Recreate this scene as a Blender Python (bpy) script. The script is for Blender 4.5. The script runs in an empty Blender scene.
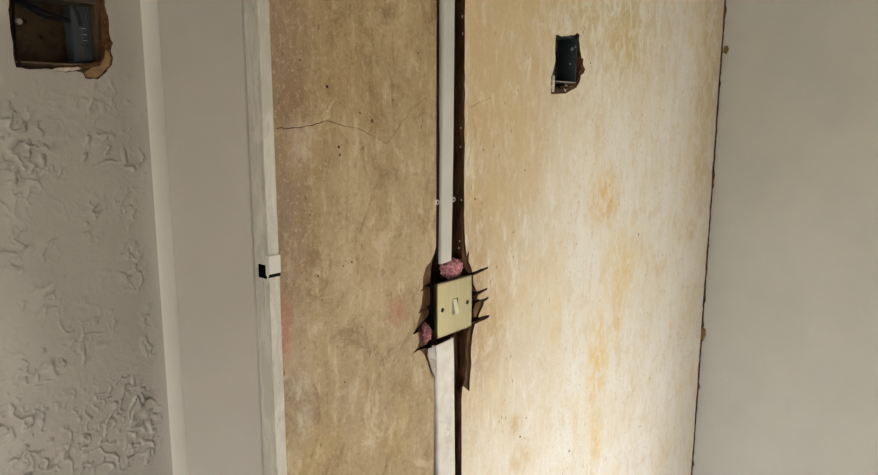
import bpy, bmesh, math, random
import numpy as np
from mathutils import Vector, Matrix, noise as mnoise
from mathutils.geometry import tessellate_polygon

# ------------------------------------------------------------------ camera
# World axes: X runs along the stained wall (to the right), Y goes into that wall
# (its face is Y = 0), Z is up.  The camera stands 0.657 m in front of that wall.
F = 690.0; PITCH = math.atan(690 / 3930); TH = math.radians(40.4); ROLL = 0.00254
CD, CH = 0.657, 1.51
_h = Vector((math.cos(TH), math.sin(TH), 0)); _z = Vector((0, 0, 1))
FW = _h * math.cos(PITCH) - _z * math.sin(PITCH)
UP0 = _h * math.sin(PITCH) + _z * math.cos(PITCH)
RT0 = Vector((_h.y, -_h.x, 0))
RT = (RT0 + UP0 * ROLL).normalized(); UP = (UP0 - RT0 * ROLL).normalized()
CAM = Vector((0, -CD, CH))
sc = bpy.context.scene
COL = sc.collection
cam_d = bpy.data.cameras.new('camera'); cam = bpy.data.objects.new('camera', cam_d); COL.objects.link(cam)
cam_d.sensor_width = 36; cam_d.lens = 36 * F / 878; cam_d.clip_start = 0.01; cam_d.clip_end = 200
cam.matrix_world = Matrix(((RT.x, UP.x, -FW.x, CAM.x), (RT.y, UP.y, -FW.y, CAM.y), (RT.z, UP.z, -FW.z, CAM.z), (0, 0, 0, 1)))
sc.camera = cam

# ------------------------------------------------------------------ daylight and exposure
world = bpy.data.worlds.new('overcast_sky'); sc.world = world; world.use_nodes = True
bg = world.node_tree.nodes['Background']
bg.inputs['Color'].default_value = (1.0, 0.985, 0.95, 1); bg.inputs['Strength'].default_value = 38.0
# overcast sky: the zenith is three times as bright as the horizon
_n = world.node_tree.nodes; _l = world.node_tree.links
_tc = _n.new('ShaderNodeTexCoord'); _sp = _n.new('ShaderNodeSeparateXYZ'); _mr = _n.new('ShaderNodeMapRange'); _mx = _n.new('ShaderNodeMix')
_mr.inputs['To Min'].default_value = 1 / 3; _mx.data_type = 'RGBA'; _mx.blend_type = 'MULTIPLY'; _mx.inputs[0].default_value = 1
_l.new(_tc.outputs['Generated'], _sp.inputs[0]); _l.new(_sp.outputs['Z'], _mr.inputs['Value']); _l.new(_mr.outputs[0], _mx.inputs[7])
_mx.inputs[6].default_value = (.985, .985, 1.0, 1); _l.new(_mx.outputs[2], bg.inputs['Color'])
vs = sc.view_settings
vs.view_transform = 'Standard'; vs.look = 'None'; vs.gamma = 1; vs.use_curve_mapping = False
vs.exposure = 0.36

def ray(x, y): return FW * F + RT * (x - 439) - UP * (y - 237.5)
def P(x, y, Y=0.0):                     # pixel -> (X, Z) on the plane Y = const
    r = ray(x, y); t = (Y + CD) / r.y
    return (r.x * t, CH + r.z * t)
def PX(x, y, X):                        # pixel -> (Y, Z) on the plane X = const
    r = ray(x, y); t = X / r.x
    return (-CD + r.y * t, CH + r.z * t)

# ------------------------------------------------------------------ helpers
def tag(o, label=None, cat=None, group=None, kind=None):
    if label: o['label'] = label
    if cat: o['category'] = cat
    if group: o['group'] = group
    if kind: o['kind'] = kind
    return o
def empty(name, loc=(0, 0, 0), parent=None):
    o = bpy.data.objects.new(name, None); COL.objects.link(o); o.location = loc; o.empty_display_size = .05
    if parent: o.parent = parent
    return o
def link(name, me, mats, parent=None, smooth=False):
    o = bpy.data.objects.new(name, me); COL.objects.link(o)
    for m in (mats if isinstance(mats, (list, tuple)) else [mats]): me.materials.append(m)
    if smooth:
        me.polygons.foreach_set('use_smooth', [True] * len(me.polygons))
    if parent:
        o.parent = parent
        o.matrix_parent_inverse = Matrix.Translation(parent.location).inverted()
    return o
def from_bm(name, bm, mats, parent=None, smooth=False, recalc=True):
    if recalc: bmesh.ops.recalc_face_normals(bm, faces=bm.faces)
    me = bpy.data.meshes.new(name); bm.to_mesh(me); bm.free()
    return link(name, me, mats, parent, smooth)
def add_box(bm, x0, x1, y0, y1, z0, z1, bevel=0, seg=2):
    m = Matrix.Translation(((x0 + x1) / 2, (y0 + y1) / 2, (z0 + z1) / 2)) @ Matrix.Diagonal((x1 - x0, y1 - y0, z1 - z0, 1))
    r = bmesh.ops.create_cube(bm, size=1, matrix=m)
    if bevel:
        es = list({e for v in r['verts'] for e in v.link_edges})
        bmesh.ops.bevel(bm, geom=es, offset=bevel, segments=seg, affect='EDGES', profile=.5)
    return r
def box(name, x0, x1, y0, y1, z0, z1, mat, parent=None, bevel=0, seg=2):
    bm = bmesh.new(); add_box(bm, x0, x1, y0, y1, z0, z1, bevel, seg)
    return from_bm(name, bm, mat, parent)
def tube(bm, pts, r, seg=8):
    rings = []
    pts = [Vector(p) for p in pts]
    for i, p in enumerate(pts):
        t = (pts[min(i + 1, len(pts) - 1)] - pts[max(i - 1, 0)]).normalized()
        a = t.cross(Vector((.3, .9, .2))).normalized(); b = t.cross(a)
        rr = r[i] if isinstance(r, (list, tuple)) else r
        rings.append([bm.verts.new(p + (a * math.cos(k * 2 * math.pi / seg) + b * math.sin(k * 2 * math.pi / seg)) * rr) for k in range(seg)])
    for A, B in zip(rings, rings[1:]):
        for k in range(seg): bm.faces.new((A[k], A[(k + 1) % seg], B[(k + 1) % seg], B[k]))
    bm.faces.new(rings[0][::-1]); bm.faces.new(rings[-1])
def cyl_y(bm, x, y0, y1, z, r, seg=20, bev=0):            # disc with its axis along Y, front at y0 (< y1)
    prof = [(0, y0), (r - bev, y0), (r, y0 + bev), (r, y1)] if bev else [(0, y0), (r, y0), (r, y1)]
    rings = []
    for rr, yy in prof:
        if rr == 0: rings.append([bm.verts.new((x, yy, z))])
        else: rings.append([bm.verts.new((x + rr * math.cos(k * 2 * math.pi / seg), yy, z + rr * math.sin(k * 2 * math.pi / seg))) for k in range(seg)])
    for A, B in zip(rings, rings[1:]):
        for k in range(seg):
            if len(A) == 1: bm.faces.new((A[0], B[k], B[(k + 1) % seg]))
            else: bm.faces.new((A[k], A[(k + 1) % seg], B[(k + 1) % seg], B[k]))
    bm.faces.new(rings[-1][::-1])
def rag(pts, amp, step, seed, closed=True):               # roughen a polyline given in metres
    rnd = random.Random(seed); out = []
    n = len(pts)
    for i in range(n if closed else n - 1):
        a = Vector(pts[i]); b = Vector(pts[(i + 1) % n]); L = (b - a).length
        k = max(1, int(L / step)); d = (b - a) / max(L, 1e-9); nrm = Vector((-d.y, d.x))
        out.append(tuple(a))
        for j in range(1, k):
            out.append(tuple(a + d * L * (j + rnd.uniform(-.25, .25)) / k + nrm * rnd.uniform(-amp, amp)))
    if not closed: out.append(tuple(pts[-1]))
    return out
def clean(poly):
    out = []
    for p in poly:
        if not out or (abs(p[0] - out[-1][0]) + abs(p[1] - out[-1][1])) > 1e-5: out.append((p[0], p[1]))
    if abs(out[0][0] - out[-1][0]) + abs(out[0][1] - out[-1][1]) < 1e-5: out.pop()
    return out
def slab(name, loops, y0, y1, mats, parent=None):
    """Board with holes: loops[0] outline, others holes (X, Z); front at y0, back at y1; slot 0 = face, slot 1 = cut edges."""
    loops = [clean(l) for l in loops]
    tris = tessellate_polygon([[Vector((p[0], p[1], 0)) for p in l] for l in loops])
    bm = bmesh.new()
    flat = [p for l in loops for p in l]
    fr = [bm.verts.new((p[0], y0, p[1])) for p in flat]; bk = [bm.verts.new((p[0], y1, p[1])) for p in flat]
    for a, b, c in tris:
        for vs_ in ((fr[a], fr[b], fr[c]), (bk[c], bk[b], bk[a])):
            try: bm.faces.new(vs_).material_index = 0
            except ValueError: pass
    i0 = 0
    for l in loops:
        n = len(l)
        for i in range(n):
            a, b = i0 + i, i0 + (i + 1) % n
            try: bm.faces.new((fr[a], fr[b], bk[b], bk[a])).material_index = 1
            except ValueError: pass
        i0 += n
    return from_bm(name, bm, mats, parent)
def sliver(pts, w0, w1=None):                              # thin crack along a polyline (metres), tapering
    w1 = w0 if w1 is None else w1
    L, R = [], []
    n = len(pts)
    for i, p in enumerate(pts):
        a = Vector(pts[max(i - 1, 0)]); b = Vector(pts[min(i + 1, n - 1)]); d = (b - a).normalized(); nn = Vector((-d.y, d.x))
        w = (w0 + (w1 - w0) * i / (n - 1)) / 2
        L.append(tuple(Vector(p) + nn * w)); R.append(tuple(Vector(p) - nn * w))
    return L + R[::-1]
def pit(x, y, r, seed, tall=1.6):
    cx, cz = P(x, y); rnd = random.Random(seed)
    return [(cx + math.cos(a) * r * .7 * rnd.uniform(.5, 1.3), cz + math.sin(a) * r * .7 * tall * rnd.uniform(.6, 1.2)) for a in [k * math.pi / 3.5 for k in range(7)]]

# ------------------------------------------------------------------ materials
class NT:
    def __init__(s, name):
        s.m = bpy.data.materials.new(name); s.m.use_nodes = True; s.t = s.m.node_tree; s.b = s.t.nodes['Principled BSDF']
        s.co = None
    def n(s, typ, **kw):
        d = s.t.nodes.new(typ)
        for k, v in kw.items(): setattr(d, k, v)
        return d
    def l(s, a, b): s.t.links.new(a, b)
    def obj(s):
        if not s.co: s.co = s.n('ShaderNodeNewGeometry').outputs['Position']
        return s.co
    def scaled(s, sx, sy, sz, off=(0, 0, 0)):
        d = s.n('ShaderNodeMapping'); d.inputs['Scale'].default_value = (sx, sy, sz); d.inputs['Location'].default_value = off
        s.l(s.obj(), d.inputs['Vector']); return d.outputs[0]
    def noise(s, vec, scale, detail=4, rough=.6, dist=0):
        d = s.n('ShaderNodeTexNoise'); d.inputs['Scale'].default_value = scale; d.inputs['Detail'].default_value = detail
        d.inputs['Roughness'].default_value = rough; d.inputs['Distortion'].default_value = dist
        s.l(vec, d.inputs['Vector']); return d.outputs['Fac']
    def voro(s, vec, scale):
        d = s.n('ShaderNodeTexVoronoi'); d.inputs['Scale'].default_value = scale; s.l(vec, d.inputs['Vector']); return d.outputs['Distance']
    def rng(s, v, a, b, c=0, e=1, smooth=True):
        d = s.n('ShaderNodeMapRange'); d.interpolation_type = 'SMOOTHSTEP' if smooth else 'LINEAR'
        for k, x in zip(('From Min', 'From Max', 'To Min', 'To Max'), (a, b, c, e)): d.inputs[k].default_value = x
        s.l(v, d.inputs['Value']); return d.outputs[0]
    def math(s, op, a, b=None):
        d = s.n('ShaderNodeMath', operation=op)
        for i, x in enumerate((a, b)):
            if x is None: continue
            if isinstance(x, (int, float)): d.inputs[i].default_value = x
            else: s.l(x, d.inputs[i])
        return d.outputs[0]
    def mix(s, fac, a, b):
        d = s.n('ShaderNodeMix', data_type='RGBA')
        if isinstance(fac, (int, float)): d.inputs[0].default_value = fac
        else: s.l(fac, d.inputs[0])
        for i, x in ((6, a), (7, b)):
            if isinstance(x, tuple): d.inputs[i].default_value = (*x, 1)
            else: s.l(x, d.inputs[i])
        return d.outputs[2]
    def blob(s, cx, cz, rx, rz, inner=.1):               # soft elliptical patch on the wall face
        d = s.n('ShaderNodeVectorMath', operation='SUBTRACT'); s.l(s.obj(), d.inputs[0]); d.inputs[1].default_value = (cx, 0, cz)
        e = s.n('ShaderNodeVectorMath', operation='MULTIPLY'); s.l(d.outputs[0], e.inputs[0]); e.inputs[1].default_value = (1 / rx, 0, 1 / rz)
        g = s.n('ShaderNodeVectorMath', operation='LENGTH'); s.l(e.outputs[0], g.inputs[0])
        return s.rng(g.outputs['Value'], inner, 1, 1, 0)
    def bump(s, h, strength, dist):
        d = s.n('ShaderNodeBump'); d.inputs['Strength'].default_value = strength; d.inputs['Distance'].default_value = dist
        s.l(h, d.inputs['Height']); s.l(d.outputs[0], s.b.inputs['Normal'])
    def out(s, col, rough=.6, metal=0, spec=.5):
        if isinstance(col, tuple): s.b.inputs['Base Color'].default_value = (*col, 1)
        else: s.l(col, s.b.inputs['Base Color'])
        if isinstance(rough, (int, float)): s.b.inputs['Roughness'].default_value = rough
        else: s.l(rough, s.b.inputs['Roughness'])
        s.b.inputs['Metallic'].default_value = metal; s.b.inputs['Specular IOR Level'].default_value = spec
        return s.m

def paint(name, col, rough=.5, vary=.06, bscale=180, bstr=.15, spec=.4):
    t = NT(name); v = t.scaled(1, 1, 1)
    n1 = t.noise(v, 6, 3); n2 = t.noise(v, 60, 4)
    dark = tuple(c * (1 - vary * 2) for c in col)
    c = t.mix(t.rng(n1, .3, .7), dark, col); c = t.mix(t.rng(n2, .66, .8, 0, .35), c, tuple(x * .75 for x in col))
    t.bump(t.noise(v, bscale, 4), bstr, .001)
    return t.out(c, rough, spec=spec)

def stained(name, left):
    t = NT(name)
    v = t.scaled(1, 1, 1); vst = t.scaled(1, 1, .6); vv = t.scaled(1, 1, .22)
    big = t.noise(vst, 7, 4, .55); mid = t.noise(vst, 26, 8, .72, .5); fine = t.noise(v, 150, 6, .75); streak = t.noise(vv, 70, 6, .7, .3)
    smear = t.noise(t.scaled(1, 1, .7, (3, 0, 1)), 14, 8, .72, .8)
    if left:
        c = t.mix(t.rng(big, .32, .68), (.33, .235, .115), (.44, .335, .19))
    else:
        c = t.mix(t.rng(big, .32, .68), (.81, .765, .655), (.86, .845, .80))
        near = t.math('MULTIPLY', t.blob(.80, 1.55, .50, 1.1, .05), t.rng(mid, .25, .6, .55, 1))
        c = t.mix(near, c, (.52, .385, .20))  # tan staining by the slot, spread wider to strengthen the light's left-to-right falloff
    c = t.mix(t.rng(streak, .52, .68, 0, .75 if left else .55), c, (.52, .42, .275) if left else (.88, .87, .84))
    c = t.mix(t.rng(streak, .46, .30, 0, .75 if left else .4), c, (.27, .175, .08) if left else (.72, .615, .42))
    c = t.mix(t.rng(mid, .50, .66, 0, .7 if left else .45), c, (.26, .165, .07) if left else (.70, .57, .35))
    c = t.mix(t.rng(smear, .53, .66, 0, .75 if left else .5), c, (.21, .13, .06) if left else (.76, .64, .42))
    c = t.mix(t.rng(smear, .45, .34, 0, .65 if left else .5), c, (.55, .45, .31) if left else (.88, .87, .84))
    # stains with a place of their own
    if left:
        st = [((281, 325), .024, .075, (.50, .17, .10), 1.0), ((281, 345), .018, .06, (.52, .20, .12), .9), ((398, 312), .036, .03, (.36, .13, .07), .85),
              ((281, 130), .06, .5, (.24, .155, .11), .75), ((290, 30), .08, .12, (.25, .165, .10), .6), ((290, 95), .045, .05, (.20, .12, .055), .7), ((375, 122), .02, .02, (.2, .11, .04), .6), ((330, 88), .012, .016, (.16, .09, .035), .7), ((405, 175), .05, .2, (.50, .385, .23), .4), ((315, 455), .07, .05, (.40, .28, .10), .6), ((400, 430), .06, .07, (.44, .32, .13), .5), ((290, 235), .04, .12, (.27, .18, .115), .6), ((300, 105), .028, .03, (.20, .11, .04), .55), ((335, 150), .03, .04, (.24, .14, .05), .5),
              ((303, 140), .035, .045, (.55, .47, .38), .6), ((300, 400), .035, .10, (.56, .49, .38), .6),
              ((350, 395), .03, .09, (.28, .19, .11), .45), ((345, 60), .05, .09, (.38, .26, .10), .45), ((380, 250), .05, .12, (.46, .33, .16), .4)]
    else:
        st = [((600, 0), .55, .28, (.60, .47, .24), .75), ((520, 30), .3, .35, (.58, .44, .23), .6), ((606, 200), .10, .10, (.74, .52, .19), .9), ((622, 265), .14, .14, (.78, .58, .24), .85), ((598, 360), .08, .17, (.80, .58, .22), .9), ((618, 320), .05, .08, (.76, .52, .16), .8),
              ((596, 440), .05, .09, (.76, .54, .2), .9), ((625, 40), .13, .12, (.62, .46, .16), .65), ((600, 130), .05, .08, (.66, .46, .18), .5),
              ((710, 60), .16, .5, (.56, .41, .14), .6), ((700, 180), .12, .13, (.60, .46, .20), .45),
              ((515, 425), .03, .035, (.55, .36, .13), .8), ((520, 460), .06, .05, (.60, .44, .2), .7), ((555, 300), .05, .2, (.78, .63, .36), .5), ((500, 180), .10, .25, (.56, .42, .22), .5), ((476, 310), .06, .3, (.44, .30, .15), .85), ((480, 70), .09, .3, (.56, .41, .25), .6), ((500, 300), .05, .1, (.56, .40, .2), .6), ((535, 160), .06, .12, (.62, .47, .27), .6), ((690, 230), .06, .06, (.62, .46, .18), .6), ((535, 290), .1, .12, (.74, .60, .34), .5), ((578, 98), .03, .02, (.52, .36, .27), .7), ((572, 80), .05, .07, (.80, .72, .60), .5),
              ((492, 335), .05, .10, (.50, .34, .15), .8), ((520, 120), .08, .12, (.62, .48, .26), .4), ((655, 265), .07, .05, (.66, .48, .2), .5)]
    brk = t.rng(t.noise(vst, 38, 6, .7, 1.2), .38, .60, .3 if left else .15, 1)
    for (px, rx, rz, col, s) in st:
        x, z = P(*px)
        m = t.math('MULTIPLY', t.math('MULTIPLY', t.blob(x, z, rx, rz), brk), s)
        c = t.mix(m, c, col)
    # grime flecks
    fl = t.voro(t.scaled(1, 1, .45), 75)
    c = t.mix(t.math('MULTIPLY', t.rng(fl, .17, .07), t.rng(t.noise(v, 14, 3), .50, .62, 0, .85 if left else .6)), c, (.09, .05, .02) if left else (.22, .13, .05))
    c = t.mix(t.rng(fine, .53, .68, 0, .45), c, (.15, .095, .045) if left else (.60, .46, .25))
    c = t.mix(t.rng(t.noise(t.scaled(1, 1, .8, (7, 0, 2)), 85, 6, .75, .6), .56, .66, 0, .5), c, (.17, .10, .045) if left else (.64, .50, .28))
    c = t.mix(t.rng(fine, .46, .36, 0, .45 if left else .15), c, (.56, .47, .34) if left else (.89, .88, .85))
    t.bump(t.math('ADD', t.math('MULTIPLY', t.noise(v, 22, 5, .6), 1.0), t.math('ADD', t.math('MULTIPLY', mid, .8), t.math('MULTIPLY', fine, .5))), .4, .004)
    return t.out(c, t.rng(mid, .3, .7, .42, .62), spec=.35)

M = {}
M['artex'] = paint('cream_textured_paint', (.45, .427, .397), .42, .04, 240, .35, .45)
M['lining'] = paint('cream_gloss_paint', (.485, .452, .415), .38, .03, 90, .08, .5)
M['bead'] = paint('white_gloss_paint', (.70, .68, .64), .3, .03, 90, .06, .5)
def worn(name):
    t = NT(name); v = t.scaled(1, 1, .3); n1 = t.noise(v, 60, 6, .7, .8)
    c = t.mix(t.rng(n1, .42, .6), (.44, .42, .37), (.54, .515, .46)); c = t.mix(t.rng(t.noise(v, 130, 4), .62, .7, 0, .6), c, (.30, .25, .18))
    t.bump(n1, .3, .002); return t.out(c, .5)
M['worn'] = worn('worn_white_paint')
M['grey'] = paint('grey_white_paint', (.555, .55, .52), .45, .03, 120, .08, .4)
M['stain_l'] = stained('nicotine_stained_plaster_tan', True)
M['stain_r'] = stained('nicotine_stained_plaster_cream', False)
def brown(name, a, b, sx=1, sz=.3, sc_=60, rough=.85):
    t = NT(name); n1 = t.noise(t.scaled(sx, 1, sz), sc_, 6, .7, .5); c = t.mix(t.rng(n1, .35, .65), a, b)
    t.bump(n1, .5, .003); return t.out(c, rough, spec=.2)
M['edge'] = brown('broken_brown_board', (.05, .022, .011), (.125, .06, .03))
M['fibre'] = brown('torn_brown_fibreboard', (.07, .035, .016), (.155, .085, .042))
M['torn'] = brown('exposed_tan_plaster', (.06, .028, .012), (.155, .078, .034), 1, 1, 90)
M['chip'] = brown('pale_plaster_crumbs', (.58, .5, .42), (.8, .76, .7), 1, 1, 200)
M['cavity'] = brown('dark_cavity_brown', (.02, .013, .009), (.045, .028, .018), 1, 1, 40)  # very dark brown for the surfaces behind the holes
M['stud'] = brown('rough_dark_timber', (.09, .042, .022), (.2, .105, .06), 2, .06, 60)
M['trunk'] = paint('dusty_white_plastic', (.58, .57, .53), .42, .08, 150, .1)
def trunk2():
    t = NT('scuffed_white_plastic'); v = t.scaled(1, 1, 1); n1 = t.noise(v, 45, 4, .6, .5); x, z = P(446, 432)
    c = t.mix(t.rng(n1, .3, .7), (.56, .53, .48), (.66, .64, .60))
    c = t.mix(t.math('MULTIPLY', t.blob(x, z, .014, .055), t.rng(t.noise(v, 90, 5, .7), .4, .6, 0, .6)), c, (.42, .33, .22))
    return t.out(c, .42)
M['trunk2'] = trunk2()
def brass():
    t = NT('brushed_antique_brass'); n1 = t.noise(t.scaled(1, 1, .02), 900, 3, .6)
    c = t.mix(t.rng(n1, .3, .7), (.115, .099, .058), (.155, .135, .08)); t.bump(n1, .05, .0004)
    return t.out(c, t.rng(n1, .3, .7, .30, .42), 1)
M['brass'] = brass()
M['rocker'] = NT('brightened_brass_rocker').out((.62, .58, .46), .38, .4)  # paler than the plate: the rocker's bright reflection is put into its colour
M['black'] = NT('black_plastic_and_shade').out((.006, .006, .006), .8, spec=.08)  # black plastic parts, and the painted shade of the mortice and keep
M['screw'] = NT('dark_bronze_screw').out((.02, .016, .01), .6, spec=.1)
M['steel'] = NT('dull_steel').out((.55, .53, .5), .35, 1)
M['rust'] = brown('dusty_brown_metal', (.05, .036, .018), (.11, .08, .042), 1, 1, 40, .6)
M['slate'] = paint('slate_blue_plastic', (.045, .058, .07), .4, .08)
M['cable'] = NT('black_cable_sheath').out((.012, .012, .012), .55, spec=.2)
M['bare'] = brown('bare_tan_plaster', (.24, .14, .065), (.36, .23, .12), 1, 1, 120)
def wool():
    t = NT('pink_glass_wool'); n1 = t.noise(t.scaled(1, 1, 1), 260, 5, .7, .6); c = t.mix(t.rng(n1, .38, .62), (.42, .12, .16), (.88, .48, .54))
    t.bump(n1, .8, .004); return t.out(c, .95, spec=.1)
M['wool'] = wool()
M['glue'] = brown('dried_ochre_adhesive', (.17, .105, .03), (.28, .19, .065), 1, 1, 80, .5)
def planks():
    t = NT('grey_brown_floor'); n1 = t.noise(t.scaled(1, .2, 1), 14, 5); return t.out(t.mix(n1, (.30, .25, .19), (.42, .36, .28)), .5)
M['floor'] = planks()
M['ceil'] = paint('dull_cream_paint', (.42, .40, .365), .7)
M['ground'] = brown('pale_patio_paving', (.22, .21, .17), (.30, .285, .24), 1, 1, 4)
M['frame'] = paint('white_window_frame', (.75, .75, .73), .3)
def glass():
    t = NT('window_glass'); tr = t.n('ShaderNodeBsdfTransparent'); gl = t.n('ShaderNodeBsdfGlossy'); gl.inputs['Roughness'].default_value = .02
    mx = t.n('ShaderNodeMixShader'); mx.inputs[0].default_value = .05
    t.l(tr.outputs[0], mx.inputs[1]); t.l(gl.outputs[0], mx.inputs[2]); t.l(mx.outputs[0], t.t.nodes['Material Output'].inputs['Surface']); return t.m
M['glass'] = glass()

# ------------------------------------------------------------------ the room
XC = P(709, 237)[0]                     # corner with the grey wall
XL = P(266.3, 240)[0]                   # arris of the door lining
XE = XL + .0155                          # lining thickness, stained wall starts here
YQ = PX(175, 240, XL)[0]                # where the lining meets the round bead
YA = YQ + .012                          # plane of the textured wall
X0, X1, Y0, ZT = -1.5, XC, -2.7, 2.35
XO = XL - .92                           # far side of the doorway

tag(box('floor', X0, X1 + .15, Y0, YA + .12, -.1, 0, M['floor']), 'grey brown boarded floor of the room', 'floor', kind='structure')
tag(box('ceiling', X0, X1 + .15, Y0, YA + .12, ZT, ZT + .1, M['ceil']), 'plain cream painted ceiling of the room', 'ceiling', kind='structure')
tag(box('ground', -30, 30, -30, 30, -.4, -.3, M['ground']), 'pale paving outside the windows', 'ground', kind='structure')

def wall_with_window(name, axis, c0, c1, a0, a1, w0, w1, z0, z1, mat, label, wname, wlabel):
    """Wall filling a0..a1 along one axis, c0..c1 thick, with a glazed opening w0..w1 x z0..z1."""
    bm = bmesh.new()
    def b(bm_, p0, p1, q0, q1, r0, r1, bev=0):
        if axis == 'Y': add_box(bm_, r0, r1, p0, p1, q0, q1, bev)      # wall runs along Y, thickness in X
        else: add_box(bm_, p0, p1, r0, r1, q0, q1, bev)
    b(bm, a0, w0, 0, ZT, c0, c1); b(bm, w1, a1, 0, ZT, c0, c1); b(bm, w0, w1, 0, z0, c0, c1); b(bm, w0, w1, z1, ZT, c0, c1)
    tag(from_bm(name, bm, mat), label, 'wall', kind='structure')
    loc = ((c0 + c1) / 2, (w0 + w1) / 2, z0) if axis == 'Y' else ((w0 + w1) / 2, (c0 + c1) / 2, z0)
    e = tag(empty(wname, loc), wlabel, 'window', kind='structure')
    cm = (c0 + c1) / 2; t = .05
    for (p0, p1, q0, q1) in ((w0, w1, z0, z0 + t), (w0, w1, z1 - t, z1), (w0, w0 + t, z0 + t, z1 - t), (w1 - t, w1, z0 + t, z1 - t)):
        bm = bmesh.new(); b(bm, p0, p1, q0, q1, cm - .03, cm + .03, .004); from_bm('window_frame', bm, M['frame'], e)
    bm = bmesh.new(); b(bm, w0 + t, w1 - t, z0 + t, z1 - t, cm - .003, cm + .003); from_bm('pane', bm, M['glass'], e)

wall_with_window('wall_right', 'Y', X1, X1 + .15, Y0, YA + .12, -2.2, -.95, .1, 1.22, M['grey'],
                 'plain grey white painted wall meeting the stained wall in the corner', 'window_1', 'white framed window in the grey wall')
wall_with_window('wall_side', 'Y', X0 - .15, X0, Y0, YA + .12, -1.1, -.34, .12, 1.3, M['ceil'],
                 'cream side wall far left of the doorway with a window', 'window_2', 'white framed window in the far left side wall')
tag(box('wall_front', X0 - .15, X1 + .15, Y0 - .15, Y0, 0, ZT, M['ceil']), 'cream wall behind the viewpoint', 'wall', kind='structure')

# ------------------------------------------------------------------ stained wall: skin, backing board, cavity
wall_back = tag(empty('wall_back', (XE, 0, 0)), 'yellowed nicotine stained wall with a chased slot and ragged holes', 'wall', kind='structure')
XS0 = P(436.4, 120)[0]; XS1 = P(464.5, 150)[0]
XS1b = P(461.5, 440)[0]
def pp(l): return [P(x, y) for x, y in l]
# left side of the chase, top to bottom; thin spikes are saw cuts
notchL = [(434.5, 253), (430.5, 262), (425.5, 268), (423.2, 277), (422.8, 288.6), (419.8, 291.6), (423.2, 290.6), (421.8, 303), (418.5, 313.5), (421, 313), (418, 322), (416.2, 328.2), (412.6, 334.6), (417.5, 332.6),
          (419.3, 340), (417.8, 346.5), (412.8, 354), (419.5, 349.6), (423.5, 353.5), (427.5, 362), (430.5, 371), (434, 377)]
outL = [(XE, 0), (XE, ZT), (XS0, ZT), (XS0, P(437, 246)[1])] + rag(pp(notchL), .0006, .005, 3, False) + [(P(434.5, 400)[0], P(434.5, 400)[1]), (P(434, 470)[0], P(434, 470)[1]), (P(434, 470)[0], 0)]
crackL = [(276.5, 128.5), (290, 128.2), (303, 127), (316, 123.8), (328, 121), (338, 124), (350, 126.8), (361, 129.5), (372, 135.5), (387, 143.5)]
cl = sliver(rag(pp(crackL), .0011, .006, 2, False), .0009, .0003)
hairL = [[(388.5, 142), (396, 131), (404, 120), (412, 110)], [(416, 106), (426, 98)]]
holesL = [cl] + [sliver(pp(h), .0005, .0003) for h in hairL]
pitsL = [(327, 86.5, .0022), (372, 121, .003), (360, 113, .0015), (418, 53, .0018), (339, 147, .0022), (340, 155, .0018), (318, 276, .002), (343, 266, .0019), (352, 262, .0022), (362, 327, .0014), (300, 60, .0012), (322, 300, .0012), (345, 382, .0015), (310, 215, .0015), (384, 36, .0013), (393, 100, .0012), (420, 96, .0012)]
holesL += [pit(x, y, r, i) for i, (x, y, r) in enumerate(pitsL)]
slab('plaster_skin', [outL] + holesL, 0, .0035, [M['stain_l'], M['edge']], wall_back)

notchR = [(465, 238), (466.4, 256), (469.3, 250), (468.6, 262), (470.5, 266), (472.4, 272.4), (488.5, 266.4), (487.6, 268.8), (473, 275.6), (473.4, 284), (477, 291.6), (487.6, 287.6), (486.8, 289.8), (478.2, 294.6), (477, 298),
          (479.6, 300.2), (488.6, 296.6), (487.8, 299), (484, 301.5), (483, 306), (480, 312), (478, 317.4), (489.6, 314.8), (488.6, 317.6), (475, 324), (472.6, 334), (471, 350), (471.3, 366), (470, 378), (469.4, 391.5), (466, 388.5), (462.6, 386)]
outR = [(XS1, ZT)] + rag(pp([(465.2, 2), (464.8, 60), (464.8, 120), (464.4, 180), (464.3, 225)]), .0009, .012, 7, False) + rag(pp(notchR), .0005, .005, 4, False) \
    + [P(461.5, 400), P(461.6, 440), P(461.5, 475), (P(461.5, 475)[0], 0)]
rnd = random.Random(11)
redge = []
zz = 0.0
while zz < ZT:
    redge.append((XC - .007 - abs(rnd.gauss(0, .004)), zz)); zz += rnd.uniform(.008, .03)
redge.append((XC - .006, ZT))
outR += redge
# ragged outline of the upper hole
hole2 = [(556.2, 34.5), (561, 36.5), (568, 35.5), (574, 35.2), (577.5, 33), (579.8, 34.6), (579, 38.5), (580, 48), (581.5, 58), (583.4, 58.6), (582.8, 64), (585.2, 70), (583.6, 73.5), (581, 75), (579.5, 82), (576.5, 87.5), (571.5, 90), (565, 93.6), (559, 93.8), (551.3, 94.5), (550.6, 84), (551.5, 76), (553.6, 70), (555.2, 62), (555.4, 50), (555.6, 40)]
hairs = [[(554, -3), (555, 10), (555.6, 22), (555.8, 31)], [(470.5, 108), (480, 102), (492, 97.5)], [(473, 118), (476, 133), (470, 146)]]
pitsR = [(590.5, 63, .0022), (525, 170, .0018), (483.5, 150, .0016), (548.5, 140, .0012), (638.5, 234.5, .0032), (640, 426, .0028), (569, 451, .0033), (664, 110, .0022), (513, 232.5, .0016), (681, 338, .0022), (628, 265, .0016), (526, 418, .0022), (520, 437, .0028), (540, 407, .0014), (656, 188, .0018), (600, 300, .0014), (505, 400, .0012), (496, 250, .0012), (580, 385, .0014), (475, 199, .002), (482, 217, .0013), (699, 72, .002), (701, 87, .002), (668, 440, .002), (648, 345, .0016), (560, 330, .0012)]
skinR = [outR, rag(pp(hole2), .0006, .004, 9)] + [sliver(pp(h), .0005, .0003) for h in hairs] + [pit(x, y, r, 50 + i, 1.4) for i, (x, y, r) in enumerate(pitsR)]
slab('plaster_skin', skinR, 0, .0035, [M['stain_r'], M['edge']], wall_back)

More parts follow.
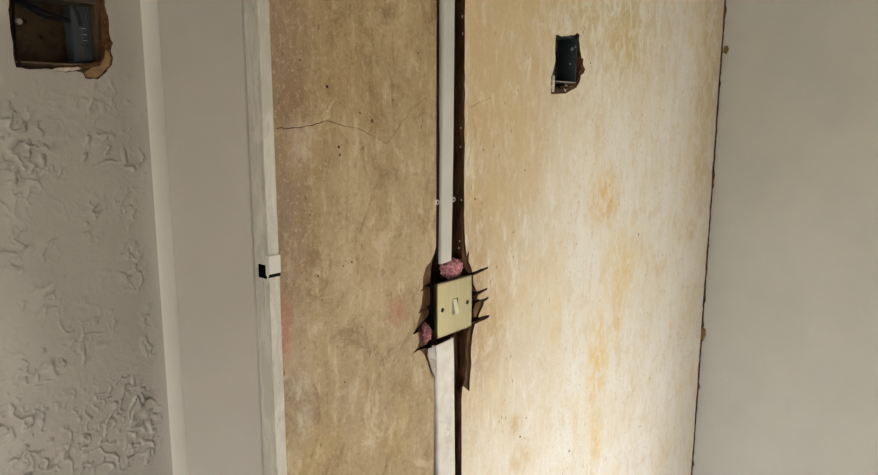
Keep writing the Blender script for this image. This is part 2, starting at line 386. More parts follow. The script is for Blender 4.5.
# brown fibreboard behind the skin, cut closer to the switch; the saw cuts run through it
bL = [(434, 262), (432.5, 270), (432, 281), (431.8, 283), (420.5, 291.2), (431.6, 287.5), (431.8, 300), (431.5, 304.8), (418.8, 313.2), (431, 308.6), (430, 316), (426, 321), (421, 326), (413, 334.4), (421, 332), (422, 341), (427, 344.3), (413.2, 353.6), (428, 348.6), (431, 357), (433.5, 366)]
outBL = [(XE, 0), (XE, ZT), (XS0 + .001, ZT), (XS0 + .001, P(437, 250)[1])] + rag(pp(bL), .0008, .005, 13, False) + [P(436, 377), P(436, 470), (P(436, 470)[0], 0)]
slab('backing_board', [outBL], .0036, .02, [M['fibre'], M['edge']], wall_back)
bR = [(463.5, 244), (464, 258), (466, 268), (471, 273.4), (488, 267), (487.2, 268.4), (471.6, 275.4), (472, 287), (476.6, 292.2), (487.2, 288.2), (486.4, 289.4), (477.6, 294.2), (475, 297.8), (478, 301), (488.2, 297.2), (487.4, 298.6), (477.6, 303.4), (475, 310), (475.4, 318), (489.2, 315.4), (488.2, 317), (473.4, 323.2), (469.6, 334), (468, 350), (468.4, 366), (467, 380), (465, 386)]
outBR = [(XS1 - .0005, ZT), (XS1 - .0005, P(464, 230)[1])] + rag(pp(bR), .0008, .005, 14, False) + [P(460.8, 395), P(460.8, 474), (P(460.8, 474)[0], 0), (XC - .02, 0), (XC - .02, ZT)]
b2 = [(554.5, 33), (568, 33.4), (581, 33), (582.5, 50), (583, 62), (583.5, 70), (581, 80), (578.5, 84), (572, 87), (562, 91), (552.5, 93), (551, 84), (553, 74), (554.4, 60)]
slab('backing_board', [outBR, rag(pp(b2), .0006, .004, 15)], .0036, .02, [M['fibre'], M['edge']], wall_back)
# cavity behind the boards
box('cavity_back', XE, XC, .105, .115, 0, ZT, M['cavity'], wall_back)
sx = P(458, 240, .03)[0]
box('timber_stud', XS1 + .0015, XS1 + .04, .021, .07, .02, ZT - .02, M['stud'], wall_back, .002)
box('timber_stud', XE + .002, XE + .04, .021, .095, .02, ZT - .02, M['stud'], wall_back, .002)
for (xa, ya, yb_, w_, Y_) in ((460.5, 336, 392, .0045, .013), (465.5, 338, 384, .0035, .016)):
    (qx, qz), (qx2, qz2) = P(xa, ya, Y_), P(xa, yb_, Y_)
    slab('timber_lath', [rag([(qx, qz), (qx + w_, qz + .004), (qx2 + w_, qz2 - .003), (qx2, qz2)], .0006, .006, int(xa))], Y_, Y_ + .006, [M['stud'], M['edge']], wall_back)
# nails that show in the cut face of the chase
for (x, y, r) in [(462.6, 16.5, .0016), (463.2, 33.5, .0016), (461, 128, .0014), (460.8, 147, .0014), (461.6, 200, .0012), (459.8, 241, .0013), (459, 248, .0014)]:
    yy, z = PX(x, y, XS1)
    yy = min(max(yy, .002), .018)
    bm = bmesh.new()
    bmesh.ops.create_uvsphere(bm, u_segments=8, v_segments=6, radius=r, matrix=Matrix.Translation((XS1 - .0004, yy, z)) @ Matrix.Diagonal((.5, 1, 1.3, 1)))
    from_bm('nail_head', bm, M['chip'], wall_back, True)

# ------------------------------------------------------------------ door lining on the left
trim = tag(empty('trim_1', (XL, 0, 0)), 'cream painted door lining with a rebate and latch keep', 'door frame', kind='structure')
YR = PX(254, 240, XL)[0]                # end of the rebate, start of the stop
hy0, hz1 = PX(258, 263.5, XL); hy1, _ = PX(266.3, 270, XL); hz0 = PX(262, 278, XL)[1]
hyA, hyB = min(hy0, hy1), max(hy0, hy1)
ZL = 2.02
# rebate board with a mortice: built from the pieces around the mortice
bm = bmesh.new()
add_box(bm, XL, XE, -.002, hyA, 0, ZL, .0012); add_box(bm, XL, XE, hyB, YR + .01, 0, ZL)
add_box(bm, XL, XE, hyA, hyB, 0, hz0); add_box(bm, XL, XE, hyA, hyB, hz1, ZL)
from_bm('rebate', bm, M['worn'], trim)
bm = bmesh.new(); q = .0005
add_box(bm, XE - .001, XE, hyA, hyB, hz0, hz1); add_box(bm, XL + .0004, XE - .001, hyB - q, hyB, hz0, hz1); add_box(bm, XL + .0004, XE - .001, hyA, hyA + q, hz0, hz1)
add_box(bm, XL + .0004, XE - .001, hyA + q, hyB - q, hz0, hz0 + q); add_box(bm, XL + .0004, XE - .001, hyA + q, hyB - q, hz1 - q, hz1)
from_bm('mortice', bm, M['black'], trim)  # black sheets line the hole, its shade put into the colour
box('door_stop', XL - .0035, XE, YR, YQ, 0, ZL, M['lining'], trim, .0012)
# white quarter-round bead in the corner to the textured wall
bm = bmesh.new(); R_ = .031; prof = []
for k in range(13):
    a = math.pi / 2 * k / 12
    prof.append((XL + .002 - R_ * 1.0 * math.sin(a) - .0, YA + .004 - (YA + .004 - YQ) * math.cos(a) * 1.0))
prof = [(XL + .006, YQ - .0005), (XL - .0025, YQ - .0005)] + prof[1:] + [(XL + .006, YA + .004)]
lo = [bm.verts.new((x, y, 0)) for x, y in prof]; hi = [bm.verts.new((x, y, ZL)) for x, y in prof]
for i in range(len(prof)): bm.faces.new((lo[i], lo[(i + 1) % len(prof)], hi[(i + 1) % len(prof)], hi[i]))
bm.faces.new(lo); bm.faces.new(hi[::-1])
from_bm('corner_bead', bm, M['bead'], trim)
# painted-over keep with its lip bent round the arris
bm = bmesh.new()
zk1, zk0 = PX(266, 255.5, XL)[1], PX(262, 279.5, XL)[1]
add_box(bm, XL - .0008, XL, -.003, hyA + .0004, hz0 + .004, zk1, .0003)
add_box(bm, XL - .0006, XL + .0165, -.0038, -.002, hz0 + .006, zk1, .001)
from_bm('latch_keep', bm, M['trunk'], trim)
box('keep_painted_shadow', XL - .0004, XE + .0004, -.0030, -.0018, hz0 + .002, hz0 + .007, M['black'], trim, .0004)  # solid black strip painting the shade below the keep's lip
# opposite lining, head and the wall beyond the doorway
box('lining_board', XO - .021, XO, -.002, YQ, 0, ZL, M['lining'], trim, .001)
box('lining_head', XO - .021, XE, -.002, YQ, ZL, ZL + .021, M['lining'], trim, .001)
bm = bmesh.new(); add_box(bm, X0, XO - .021, 0, YA, 0, ZT); add_box(bm, XO - .021, XE, 0, YA, ZL + .021, ZT)
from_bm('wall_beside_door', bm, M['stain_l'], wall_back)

# ------------------------------------------------------------------ textured wall with real relief
rs = np.random.RandomState(5)
def vnoise(x, z, freq, seed):
    r = np.random.RandomState(seed); N = 256; lat = r.rand(N, N)
    u = x * freq + 40; v = z * freq + 40
    i = np.floor(u).astype(int); j = np.floor(v).astype(int); fu = u - i; fv = v - j
    fu = fu * fu * fu * (fu * (fu * 6 - 15) + 10); fv = fv * fv * fv * (fv * (fv * 6 - 15) + 10)
    a = lat[i % N, j % N]; b = lat[(i + 1) % N, j % N]; c = lat[i % N, (j + 1) % N]; d = lat[(i + 1) % N, (j + 1) % N]
    return (a * (1 - fu) + b * fu) * (1 - fv) + (c * (1 - fu) + d * fu) * fv
def relief(x, z):
    wx = x + .010 * (vnoise(x, z, 60, 1) - .5) + .004 * (vnoise(x, z, 170, 2) - .5)
    wz = z + .010 * (vnoise(x, z, 60, 3) - .5) + .004 * (vnoise(x, z, 170, 4) - .5)
    def ridge(f, s, k):
        n = .6 * vnoise(wx, wz, f, s) + .4 * vnoise(wx, wz, f * 2.1, s + 1)
        return np.clip(1 - np.abs(n - .5) * k, 0, 1) ** 1.5
    cl = [(18, 150, 32, 45, 1), (10, 120, 22, 30, .8), (45, 172, 22, 22, .5), (100, 150, 22, 20, .9), (136, 155, 20, 26, 1.1), (150, 120, 14, 40, .35), (92, 222, 12, 26, .6), (12, 250, 22, 26, 1), (40, 245, 22, 24, .5), (132, 268, 16, 30, .9),
          (125, 210, 12, 26, .5), (38, 300, 22, 18, .7), (20, 205, 30, 20, .5), (150, 322, 12, 22, 1.1), (148, 345, 10, 18, .8), (38, 365, 26, 26, 1.1), (70, 356, 22, 16, .7), (125, 385, 14, 16, 1), (145, 425, 24, 50, 1.5), (105, 420, 30, 36, 1.4), (80, 430, 22, 40, 1.1),
          (110, 460, 50, 22, 1.3), (30, 440, 30, 30, 1.3), (10, 425, 22, 22, 1.3), (40, 465, 34, 18, 1.2), (80, 330, 40, 30, .45), (90, 105, 40, 10, .4), (110, 95, 26, 18, .4), (8, 380, 14, 40, .6), (60, 410, 40, 20, .5)]
    mask = np.zeros(x.shape)
    for (px_, py_, rx_, rz_, s_) in cl:
        qx, qz = P(px_, py_, YA); d2 = ((x - qx) / (rx_ * .00115)) ** 2 + ((z - qz) / (rz_ * .00115)) ** 2
        mask = np.maximum(mask, s_ * np.clip(1.25 - d2, 0, 1))
    other = np.clip((vnoise(x, z * .8, 22, 10) * .65 + vnoise(x, z, 55, 11) * .35 - .52) * 6, 0, 1)
    outside = np.clip((.24 - x) / .03, 0, 1)
    mask = np.maximum(mask, other * outside)
    brk = np.clip((vnoise(x, z, 75, 40) - .30) * 5, 0, 1)
    h = .0038 * mask * brk * ridge(34, 20, 14) + .0024 * mask * ridge(75, 24, 9) * np.clip((vnoise(x, z, 90, 41) - .35) * 5, 0, 1)
    h += .00045 * ridge(75, 28, 9) * np.clip(vnoise(x, z, 30, 29) * 4 - 1.9, 0, 1)
    h += .0016 * (vnoise(x, z, 12, 30) - .5) + .0006 * mask * (vnoise(x, z, 60, 34) - .5) + .00012 * (vnoise(x, z, 200, 32) - .5)
    lump = np.clip((vnoise(x, z, 95, 33) - .86) * 9, 0, 1); h += .0022 * lump * np.clip(mask + .15, 0, 1)
    fade = np.clip((XL - .024 - x) / .02, 0, 1)
    cove = np.clip((x - (XL - .052)) / .030, 0, 1)
    return h * fade + .006 * cove ** 2.2
holeA = pp([(0, 0)])  # replaced below
def PA(l): return [P(x, y, YA) for x, y in l]
holeA = PA([(7.5, -60), (9, -10), (8.5, 10), (10.5, 24), (12.5, 40), (13.5, 55), (16.5, 67.5), (30, 69.3), (45, 68.5), (54, 70.5), (66, 72.5), (76, 71.2), (83, 73), (86, 78.5), (98, 79.3), (104, 74), (111, 66), (113, 58), (110.5, 51), (113, 43.5), (109, 34), (108.5, 20), (104.5, 5), (103.5, -10), (102, -60)])
holeA = clean(rag(holeA, .0007, .004, 21))
holeB = PA([(15, -60), (15, -10), (15.5, 20), (17.5, 45), (20, 60), (25, 64.5), (60, 65), (86, 65), (102, 61), (103, 45), (102.5, 30), (101, 5), (100, -60)])
holeB = clean(rag(holeB, .0006, .005, 22))
def inside(px, pz, poly):
    c = np.zeros(px.shape, bool); n = len(poly)
    for i in range(n):
        x1, z1 = poly[i]; x2, z2 = poly[(i + 1) % n]
        hit = ((z1 > pz) != (z2 > pz)) & (px < (x2 - x1) * (pz - z1) / (z2 - z1 + 1e-12) + x1); c ^= hit
    return c
def snap(px, pz, poly, tol):
    best = np.full(px.shape, 1e9); bx = px.copy(); bz = pz.copy(); n = len(poly)
    for i in range(n):
        x1, z1 = poly[i]; x2, z2 = poly[(i + 1) % n]; dx, dz = x2 - x1, z2 - z1; L = dx * dx + dz * dz + 1e-15
        t = np.clip(((px - x1) * dx + (pz - z1) * dz) / L, 0, 1); qx = x1 + t * dx; qz = z1 + t * dz
        d = np.hypot(px - qx, pz - qz); m = d < best; best[m] = d[m]; bx[m] = qx[m]; bz[m] = qz[m]
    m = best < tol
    return np.where(m, bx, px), np.where(m, bz, pz)
CELL = .0013
ax0, ax1, az0, az1 = -.22, XL + .004, .82, 1.86
nx = int((ax1 - ax0) / CELL); nz = int((az1 - az0) / CELL)
gx, gz = np.meshgrid(np.linspace(ax0, ax1, nx + 1), np.linspace(az0, az1, nz + 1), indexing='ij')
hgt = relief(gx, gz) * np.clip((gx - ax0) / .02, 0, 1) * np.clip((gz - az0) / .02, 0, 1) * np.clip((az1 - gz) / .02, 0, 1)
sxx, szz = snap(gx, gz, holeA, CELL * .62)
verts = np.stack([sxx, YA - hgt, szz], -1).reshape(-1, 3)
ii, jj = np.meshgrid(np.arange(nx), np.arange(nz), indexing='ij')
def vid(a, b): return a * (nz + 1) + b
quads = np.stack([vid(ii, jj), vid(ii + 1, jj), vid(ii + 1, jj + 1), vid(ii, jj + 1)], -1).reshape(-1, 4)
cx = (gx[:-1, :-1] + gx[1:, 1:]).ravel() / 2; cz = (gz[:-1, :-1] + gz[1:, 1:]).ravel() / 2
quads = quads[~inside(cx, cz, holeA)]
me = bpy.data.meshes.new('textured_plaster')
me.vertices.add(len(verts)); me.vertices.foreach_set('co', verts.ravel())
me.loops.add(len(quads) * 4); me.loops.foreach_set('vertex_index', quads.ravel().astype(np.int32))
me.polygons.add(len(quads)); me.polygons.foreach_set('loop_start', np.arange(0, len(quads) * 4, 4, dtype=np.int32))
me.update(calc_edges=True); me.validate()
wall_left = tag(empty('wall_left', (ax0, YA, 0)), 'cream wall with rough swirled plaster texture and a broken hole', 'wall', kind='structure')
link('textured_plaster', me, M['artex'], wall_left, True)
bm = bmesh.new()       # plain remainder of that wall around the relief
add_box(bm, X0, ax0, YA, YA + .1, 0, ZT); add_box(bm, ax0, XE, YA, YA + .1, 0, az0); add_box(bm, ax0, XE, YA, YA + .1, az1, ZT)
from_bm('plaster_remainder', bm, M['artex'], wall_left)
slab('torn_plaster_ledge', [[(a[0], a[1]) for a in clean(holeA)], holeB], YA + .003, YA + .012, [M['torn'], M['edge']], wall_left)
slab('bare_plaster_patch', [rag(PA([(85, 72.5), (92, 68), (101, 65.5), (105, 58), (106, 50), (110, 52), (111.5, 58), (110, 65.5), (103.5, 73), (97.5, 78), (87, 77.3)]), .0005, .003, 33)], YA + .0018, YA + .0029, [M['bare'], M['torn']], wall_left)
slab('bare_plaster_patch', [rag(PA([(52, 69.4), (60, 67.6), (70, 67.4), (78, 66.8), (82, 68.6), (76, 70.4), (66, 71.6), (58, 70.6)]), .0004, .003, 34)], YA + .0018, YA + .0029, [M['chip'], M['torn']], wall_left)
bm = bmesh.new()       # broken rim between the face and the ledge
lp = clean(holeA)
f0 = [bm.verts.new((x, YA - .0004, z)) for x, z in lp]; f1 = [bm.verts.new((x, YA + .0035, z)) for x, z in lp]
for i in range(len(lp)): bm.faces.new((f0[i], f0[(i + 1) % len(lp)], f1[(i + 1) % len(lp)], f1[i]))
from_bm('broken_rim', bm, M['torn'], wall_left)
box('wall_core', ax0, XE, YA + .06, YA + .1, az0, az1, M['cavity'], wall_left)

# ------------------------------------------------------------------ back box in the textured wall
bx0 = P(18, 40, YA)[0] - .001; bx1 = P(102, 40, YA)[0] + .001; bz0 = P(60, 62, YA)[1] - .0005; bz1 = bz0 + .0735
by = YA + .012; bd = .034
eb = tag(empty('back_box', ((bx0 + bx1) / 2, by, bz0)), 'brown dusty metal socket box sunk in the textured wall', 'electrical box')
bm = bmesh.new(); th_ = .0012
add_box(bm, bx0, bx1, by + bd - th_, by + bd, bz0, bz1)
add_box(bm, bx0, bx0 + th_, by, by + bd - th_, bz0, bz1); add_box(bm, bx1 - th_, bx1, by, by + bd - th_, bz0, bz1)
add_box(bm, bx0 + th_, bx1 - th_, by, by + bd - th_, bz0, bz0 + th_); add_box(bm, bx0 + th_, bx1 - th_, by, by + bd - th_, bz1 - th_, bz1)
from_bm('box_shell', bm, M['rust'], eb)
# slate blue liner along the right side with terminals
lx0 = bx1 - .026
o = box('liner', lx0, bx1 - th_ - .0003, by + .010, by + bd - th_, bz0 + .003, bz1 - .004, M['slate'], eb, .002)
for k, (dz, dx) in enumerate([(.029, .013), (.036, .013), (.043, .012)]):
    bm = bmesh.new(); cyl_y(bm, lx0 + dx, by + 0.0065, by + 0.0110, bz0 + dz, .0036, 14, .0008); s_ = from_bm('terminal_screw', bm, M['slate'], eb)
    bm = bmesh.new(); add_box(bm, lx0 + dx - .0026, lx0 + dx + .0026, by + 0.0061, by + 0.0068, bz0 + dz - .0004, bz0 + dz + .0004); from_bm('screw_slot', bm, M['steel'], s_)
bm = bmesh.new(); add_box(bm, lx0 + .0105, lx0 + .0115, by + 0.0094, by + 0.0102, bz0 + .010, bz0 + .028); from_bm('liner_seam', bm, M['rust'], eb)
bm = bmesh.new(); cyl_y(bm, bx0 + .0185, by + bd - .006, by + bd - th_, bz0 + .047, .0038, 16, .001); from_bm('fixing_screw', bm, M['steel'], eb)
bm = bmesh.new(); cyl_y(bm, bx0 + .025, by + bd - .002, by + bd - th_, bz0 + .0485, .0032, 14); from_bm('knockout', bm, M['cavity'], eb)
bm = bmesh.new(); cyl_y(bm, bx0 + .042, by + bd - .0017, by + bd - th_, bz0 + .031, .0024, 12); from_bm('knockout', bm, M['cavity'], eb)
def spl(pts, n=8):
    out = []; p = [Vector(a) for a in pts]; p = [p[0]] + p + [p[-1]]
    for i in range(1, len(p) - 2):
        for k in range(n):
            t = k / n; a, b, c, d = p[i - 1:i + 3]
            out.append(.5 * ((2 * b) + (c - a) * t + (2 * a - 5 * b + 4 * c - d) * t * t + (3 * b - a - 3 * c + d) * t ** 3))
    out.append(p[-2]); return out
def cable(name, pts, r, mat, parent=None):
    bm = bmesh.new(); tube(bm, spl(pts), r, 8); return from_bm(name, bm, mat, parent, True)
ec = tag(empty('electric_cable', (bx0 + .005, by + .02, bz1 - .002)), 'black cables looping across the top of the brown box', 'cable')
cable('cable_core', [(bx0 + .003, by + .012, bz1 - .006), (bx0 + .018, by + .010, bz0 + .064), (bx0 + .034, by + .013, bz0 + .056), (bx0 + .052, by + .017, bz0 + .052), (lx0 + .010, by + .012, bz0 + .052)], .0026, M['cable'], ec)
cable('cable_core', [(bx0 + .010, by + .018, bz1 - .004), (bx0 + .028, by + .018, bz0 + .0655), (bx0 + .048, by + .018, bz0 + .0585), (lx0 + .016, by + .012, bz0 + .047)], .0022, M['cable'], ec)
cable('cable_core', [(lx0 + .004, by + .010, bz1 - .005), (lx0 + .008, by + .009, bz0 + .060), (lx0 + .011, by + .011, bz0 + .044)], .0022, M['cable'], ec)
cable('cable_core', [(lx0 + .018, by + .010, bz1 - .005), (lx0 + .018, by + .009, bz0 + .058), (lx0 + .015, by + .011, bz0 + .040)], .0022, M['slate'], ec)

# ------------------------------------------------------------------ box in the upper hole of the stained wall
hx0 = P(556.8, 60)[0] - .001; hx1 = P(578.5, 60)[0]; hz_1 = P(568, 36)[1] + .001; hz_0 = P(566, 82.5)[1]
hb = tag(empty('back_box', ((hx0 + hx1) / 2, .004, hz_0)), 'dark slate plastic box in the small hole of the stained wall', 'electrical box')
bm = bmesh.new(); t2 = .002; y0, y1 = .004, .045
add_box(bm, hx0, hx1, y1 - t2, y1, hz_0, hz_1); add_box(bm, hx0, hx0 + t2, y0, y1 - t2, hz_0, hz_1); add_box(bm, hx1 - t2, hx1, y0, y1 - t2, hz_0, hz_1)
add_box(bm, hx0 + t2, hx1 - t2, y0, y1 - t2, hz_0, hz_0 + t2); add_box(bm, hx0 + t2, hx1 - t2, y0, y1 - t2, hz_1 - t2, hz_1)
from_bm('box_shell', bm, M['slate'], hb)
box('rim', hx0 + .001, hx1 - .001, y0 - .0012, y0 + .0015, hz_0 + .0005, hz_0 + .0022, M['steel'], hb, .0003)
bm = bmesh.new(); add_box(bm, hx0 + t2, hx0 + .012, .012, .046, hz_0 + .03, hz_0 + .038, .001); from_bm('fixing_lug', bm, M['slate'], hb)
for (x, y, r_) in ((572, 49, .0032), (575.5, 47, .0018), (570, 64, .002)):
    yy, z = PX(x, y, hx1 - t2); yy = min(yy, y1 - .006)
    bm = bmesh.new(); bmesh.ops.create_uvsphere(bm, u_segments=10, v_segments=6, radius=r_, matrix=Matrix.Translation((hx1 - t2, yy, z)) @ Matrix.Diagonal((.5, 1, 1, 1)))
    from_bm('fixing_screw', bm, M['steel'], hb, True)
w2 = tag(empty('electric_cable', (hx0 + .03, .03, hz_0 + .02)), 'thin black wires inside the dark slate box', 'cable')
for k, pts in enumerate([[(hx0 + .012, .045, hz_0 + .006), (hx0 + .03, .030, hz_0 + .024), (hx0 + .048, .036, hz_0 + .05)], [(hx0 + .066, .045, hz_0 + .006), (hx0 + .05, .028, hz_0 + .022), (hx0 + .044, .034, hz_0 + .045)], [(hx0 + .036, .045, hz_0 + .004), (hx0 + .044, .026, hz_0 + .028), (hx0 + .054, .034, hz_0 + .058)]]):
    cable('wire', pts, .0018, M['cable'], w2)
# crumbs of plaster in the lower lip of that hole
rnd = random.Random(31)
crumbs = [((552.6, 84), .0045, 'chip', 2.6), ((553.2, 78), .003, 'chip', 2.0), ((553, 90), .0035, 'chip', 1.2), ((558, 88.5), .004, 'torn', 1), ((563, 87), .004, 'fibre', .8), ((567, 85.6), .0035, 'chip', .7), ((571, 85.5), .004, 'torn', .8), ((575, 83.8), .0035, 'torn', .9), ((580.5, 72), .0035, 'torn', 1.5), ((561, 91.3), .0035, 'torn', .7), ((566, 90), .0032, 'chip', .7), ((581.5, 65), .0025, 'fibre', 1.6)]
for i, ((x, y), r, m, tall) in enumerate(crumbs):
    X, Z = P(x, y, .002); bm = bmesh.new()
    bmesh.ops.create_icosphere(bm, subdivisions=2, radius=r, matrix=Matrix.Translation((X, .0015 if x < 556 else .004, Z)) @ Matrix.Diagonal((.9, .7, tall, 1)))
    for v in bm.verts: v.co += Vector(mnoise.noise_vector(v.co * 420 + Vector((i, 0, 0)))) * r * .55
    from_bm('plaster_crumb', bm, M[m], wall_back)

# ------------------------------------------------------------------ white trunking above and below the switch
def trunking(name, sections, mat, label, wob=0):
    """Channel swept through sections (xl, xr, y_front, y_back, z_left, z_right); hollow, open at the back."""
    e = tag(empty(name, ((sections[0][0] + sections[0][1]) / 2, sections[0][2], min(s_[4] for s_ in sections))), label, 'cable trunking')
    bm = bmesh.new(); rings = []; t = .0016; r = .003
    for (xl, xr, yf, yb, zl, zr) in sections:
        o_ = []
        for k in range(4): a = math.pi / 2 * k / 3; o_.append((xl + r - r * math.cos(a), yf + r - r * math.sin(a)))
        for k in range(4): a = math.pi / 2 * (3 - k) / 3; o_.append((xr - r + r * math.cos(a), yf + r - r * math.sin(a)))
        prof = [(xl, yb)] + o_ + [(xr, yb), (xr - t, yb), (xr - t, yf + t + .0006), (xl + t, yf + t + .0006), (xl + t, yb)]
        rings.append([bm.verts.new((x, y, zl + (zr - zl) * (x - xl) / (xr - xl))) for x, y in prof])
    n = len(rings[0])
    for A, B in zip(rings, rings[1:]):
        for k in range(n): bm.faces.new((A[k], A[(k + 1) % n], B[(k + 1) % n], B[k]))
    bm.faces.new(rings[0]); bm.faces.new(rings[-1][::-1])
    from_bm('trunking_cover', bm, mat, e)
    return e
def sec(xl, xr, yl, yr, yf, yb):
    a = P(xl, yl, yf); b = P(xr, yr, yf)
    return (a[0], b[0], yf, yb, a[1], b[1])
YF = -.003
ut = [sec(441, 452.2, 264.5, 260, YF, .0025), sec(441.4, 453, 220, 217, YF, .0018), sec(442, 454.2, 150, 147, YF, .0018), sec(443, 455, 70, 69, YF, .0045), sec(443.6, 455.4, 0, 0, YF, .006)]
s_ = list(ut[-1]); s_[4] = s_[5] = ZT - .01; ut.append(tuple(s_))
et = trunking('cable_trunking', ut, M['trunk'], 'white plastic trunking running up the wall above the brass switch')
lt = [sec(438.6, 455.8, 475, 472, -.004, .005), sec(438, 455.4, 430, 427, -.004, .005), sec(437.2, 455, 390, 386, -.004, .004), sec(436.2, 454.8, 362, 357, -.004, .003), sec(435.4, 454.2, 346.5, 337.5, -.005, .002)]
s_ = list(lt[0]); s_[4] = s_[5] = .02; lt.insert(0, tuple(s_))
el = trunking('cable_trunking', lt, M['trunk2'], 'white plastic trunking running down the wall below the brass switch')
# bent side flap at the sawn top of the lower trunking
bm = bmesh.new()
fl_px = [((435.8, 346), -.010), ((434.2, 347), -.006), ((428.6, 349), .002), ((428.2, 356), .002), ((430.2, 366), .003), ((433.2, 377), .004), ((436.4, 376), -.007), ((436, 360), -.009)]
A = [bm.verts.new((*[P(x, y, Y)[0]], Y, P(x, y, Y)[1])) for (x, y), Y in fl_px]
bm.faces.new(A)
r_ = bmesh.ops.extrude_face_region(bm, geom=bm.faces[:])
for v in [g for g in r_['geom'] if isinstance(g, bmesh.types.BMVert)]: v.co.y += .0014
bmesh.ops.triangulate(bm, faces=bm.faces[:])
from_bm('side_flap', bm, M['trunk2'], el)
# two ring-shaped fixings where the trunking is held
for (x, y, Y) in [(437.2, 202.3, -.0004), (453.6, 199.5, YF - .0006)]:
    X, Z = P(x, y, Y); bm = bmesh.new(); N = 16
    for k in range(N):
        pass
    ringv = []
    for k in range(N):
        a = 2 * math.pi * k / N; rr = []
        for j in range(6):
            b = 2 * math.pi * j / 6; q = .0031 + .0009 * math.cos(b)
            rr.append(bm.verts.new((X + q * math.cos(a), Y + .0011 * math.sin(b), Z + q * math.sin(a))))
        ringv.append(rr)
    for k in range(N):
        for j in range(6): bm.faces.new((ringv[k][j], ringv[k][(j + 1) % 6], ringv[(k + 1) % N][(j + 1) % 6], ringv[(k + 1) % N][j]))
    o = from_bm('fixing_ring', bm, M['chip'], et, True)
    bm = bmesh.new(); cyl_y(bm, X, Y, Y + .002, Z, .0023, 12); from_bm('fixing_hole', bm, M['black'], o)

# ------------------------------------------------------------------ brass switch
YP = -.012
pc = [P(*q, YP) for q in [(436.4, 284.4), (471.9, 274), (438.3, 339.4), (472.4, 326.2)]]
pcx = sum(a[0] for a in pc) / 4; pcz = sum(a[1] for a in pc) / 4; hw = .043
sw = tag(empty('light_switch', (pcx, YP, pcz - hw)), 'brushed antique brass light switch hanging in the ragged wall hole', 'light switch')
# plate with a rectangular rocker opening and softened edges
RX, RZ = .0062, .0118
bm = bmesh.new()
def ring(hx, hz, y, cr=0, n=4, cz=0):
    pts = []
    for sx_, sz_, a0 in ((1, 1, 0), (-1, 1, 90), (-1, -1, 180), (1, -1, 270)):
        for k in range(n + 1):
            a = math.radians(a0 + 90 * k / n)
            pts.append(bm.verts.new((pcx + sx_ * (hx - cr) + cr * math.cos(a), y, pcz + cz + sz_ * (hz - cr) + cr * math.sin(a))))
    return pts
rings = [ring(hw - .0004, hw - .0004, YP + .0055, .003), ring(hw, hw, YP + .0035, .003), ring(hw - .0003, hw - .0003, YP + .0012, .003), ring(hw - .0016, hw - .0016, YP + .0002, .0026), ring(hw - .003, hw - .003, YP, .002), ring(RX + .0006, RZ + .0006, YP, .0008), ring(RX, RZ, YP + .0006, .0006), ring(RX, RZ, YP + .004, .0006)]
for A, B in zip(rings, rings[1:]):
    n = len(A)
    for k in range(n): bm.faces.new((A[k], A[(k + 1) % n], B[(k + 1) % n], B[k]))
bm.faces.new(rings[0])
bm.faces.new(rings[-1])
from_bm('face_plate', bm, M['brass'], sw)
box('rocker_surround', pcx - RX, pcx + RX, YP + .0028, YP + .0045, pcz - RZ, pcz + RZ, M['black'], sw)
# rocker: wedge standing out at the bottom
bm = bmesh.new(); w = RX - .0009; zt, zm, zb = pcz + RZ - .0012, pcz - .001, pcz - RZ + .0010
prof = [(YP + .0028, zt), (YP + .0012, zt), (YP - .0044, zb + .0010), (YP - .0042, zb), (YP + .0028, zb)]
a_ = [bm.verts.new((pcx - w, y, z)) for y, z in prof]; b_ = [bm.verts.new((pcx + w, y, z)) for y, z in prof]
for i in range(len(prof)): bm.faces.new((a_[i], a_[(i + 1) % len(prof)], b_[(i + 1) % len(prof)], b_[i]))
bm.faces.new(a_); bm.faces.new(b_[::-1])
bmesh.ops.bevel(bm, geom=bm.edges[:], offset=.0004, segments=2, affect='EDGES')
from_bm('rocker', bm, M['rocker'], sw)
for s_ in (-1, 1):
    bm = bmesh.new(); cyl_y(bm, pcx + s_ * .0302, YP - .0007, YP + .002, pcz, .0036, 20, .0005); o = from_bm('plate_screw', bm, M['screw'], sw)
    bm = bmesh.new(); add_box(bm, pcx + s_ * .0302 - .0005, pcx + s_ * .0302 + .0005, YP - .0009, YP - .0006, pcz - .003, pcz + .003); from_bm('screw_slot', bm, M['black'], o)
bm = bmesh.new(); add_box(bm, pcx - .034, pcx + .034, YP + .005, .028, pcz - .035, pcz + .035, .002); from_bm('switch_body', bm, M['black'], sw)
box('insert', pcx - .040, pcx + .040, YP + .0045, YP + .0075, pcz - .040, pcz + .040, M['black'], sw, .001)

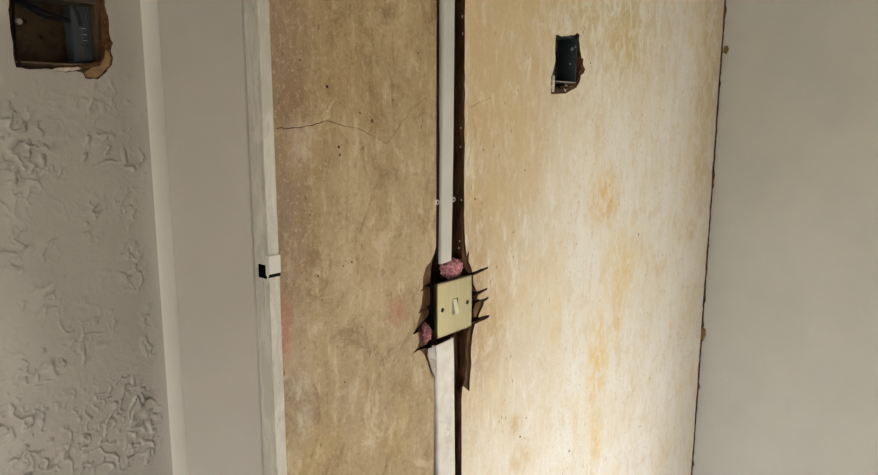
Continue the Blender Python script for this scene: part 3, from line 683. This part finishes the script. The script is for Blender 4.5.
# ------------------------------------------------------------------ pink glass wool in the cavity
def wool_tuft(cx_, cz_, yc, rx, ry, rz, seed, label):
    bm = bmesh.new(); bmesh.ops.create_icosphere(bm, subdivisions=5, radius=1)
    for v in bm.verts:
        n_ = v.co.normalized(); q = n_ * 2.2 + Vector((seed, 0, 0))
        d = 1 + .22 * mnoise.fractal(q, 1, 2, 3) + .16 * mnoise.fractal(q * 4.2, 1, 2, 3) + .07 * mnoise.noise(q * 12)
        v.co = Vector((cx_ + n_.x * d * rx, yc + n_.y * d * ry, cz_ + n_.z * d * rz))
    e = tag(empty('insulation_wool', (cx_, yc, cz_ - rz)), label, 'insulation', 'pink insulation tufts around the switch')
    from_bm('wool_clump', bm, M['wool'], e, True)
    rnd = random.Random(seed); bm = bmesh.new()
    for k in range(46):
        a, b = rnd.uniform(0, 6.283), rnd.uniform(-.9, .9); n_ = Vector((math.cos(a) * math.sqrt(1 - b * b), -abs(math.sin(a)) * math.sqrt(1 - b * b), b))
        p = Vector((cx_ + n_.x * rx * .95, yc + n_.y * ry * .95, cz_ + n_.z * rz * .95)); tq = Vector((rnd.uniform(-1, 1), rnd.uniform(-.6, .1), rnd.uniform(-1, 1))) * .004
        tube(bm, [p, p + n_ * .0015 + tq * .5, p + n_ * .001 + tq], .0003, 4)
    tag(from_bm('fibres', bm, M['wool'], e), kind='stuff')
x_, z_ = P(452.5, 268.5, .004); wool_tuft(x_, z_, .006, .024, .010, .014, 3, 'pink insulation wool bulging out above the brass switch')
x_, z_ = P(427.5, 334, .008); wool_tuft(x_, z_, .014, .010, .009, .016, 8, 'pink insulation wool poking out low at the left of the brass switch')

# irregular brown sealant left in the corner between the two walls
rnd = random.Random(5); bm = bmesh.new(); zz = .01; prev = None
while zz < ZT - .02:
    w = .0005 + abs(rnd.gauss(0, .0009)) * (.2 + .6 * zz) + (.003 if rnd.random() < .04 else 0)
    row = [bm.verts.new((XC - .0001, -w, zz)), bm.verts.new((XC - .0012, -w * .5, zz)), bm.verts.new((XC - .0012, .003, zz)), bm.verts.new((XC - .0001, .003, zz))]
    if prev:
        for k in range(4): bm.faces.new((prev[k], prev[(k + 1) % 4], row[(k + 1) % 4], row[k]))
    prev = row; zz += rnd.uniform(.006, .02)
from_bm('sealant_line', bm, M['torn'], wall_back)

# ------------------------------------------------------------------ dried adhesive in the right-hand corner
def glue(px, py, r, tall, seed, label):
    yy, z = PX(px, py, XC); bm = bmesh.new(); bmesh.ops.create_icosphere(bm, subdivisions=3, radius=1)
    for v in bm.verts:
        n_ = v.co.normalized(); d = 1 + .45 * mnoise.fractal(n_ * 1.8 + Vector((seed, 0, 0)), 1, 2, 3)
        v.co = Vector((XC - .0005 + n_.x * d * r * .45, yy + n_.y * d * r, z + n_.z * d * r * tall))
    tag(from_bm('adhesive_blob', bm, M['glue'], smooth=True), label, 'adhesive', 'dried adhesive blobs in the corner')
glue(726, 50, .006, 1.7, 1, 'small ochre adhesive blob high on the grey wall near the corner')
glue(702.5, 334, .010, 2.0, 2, 'larger ochre adhesive blob low in the corner beside the stained wall')
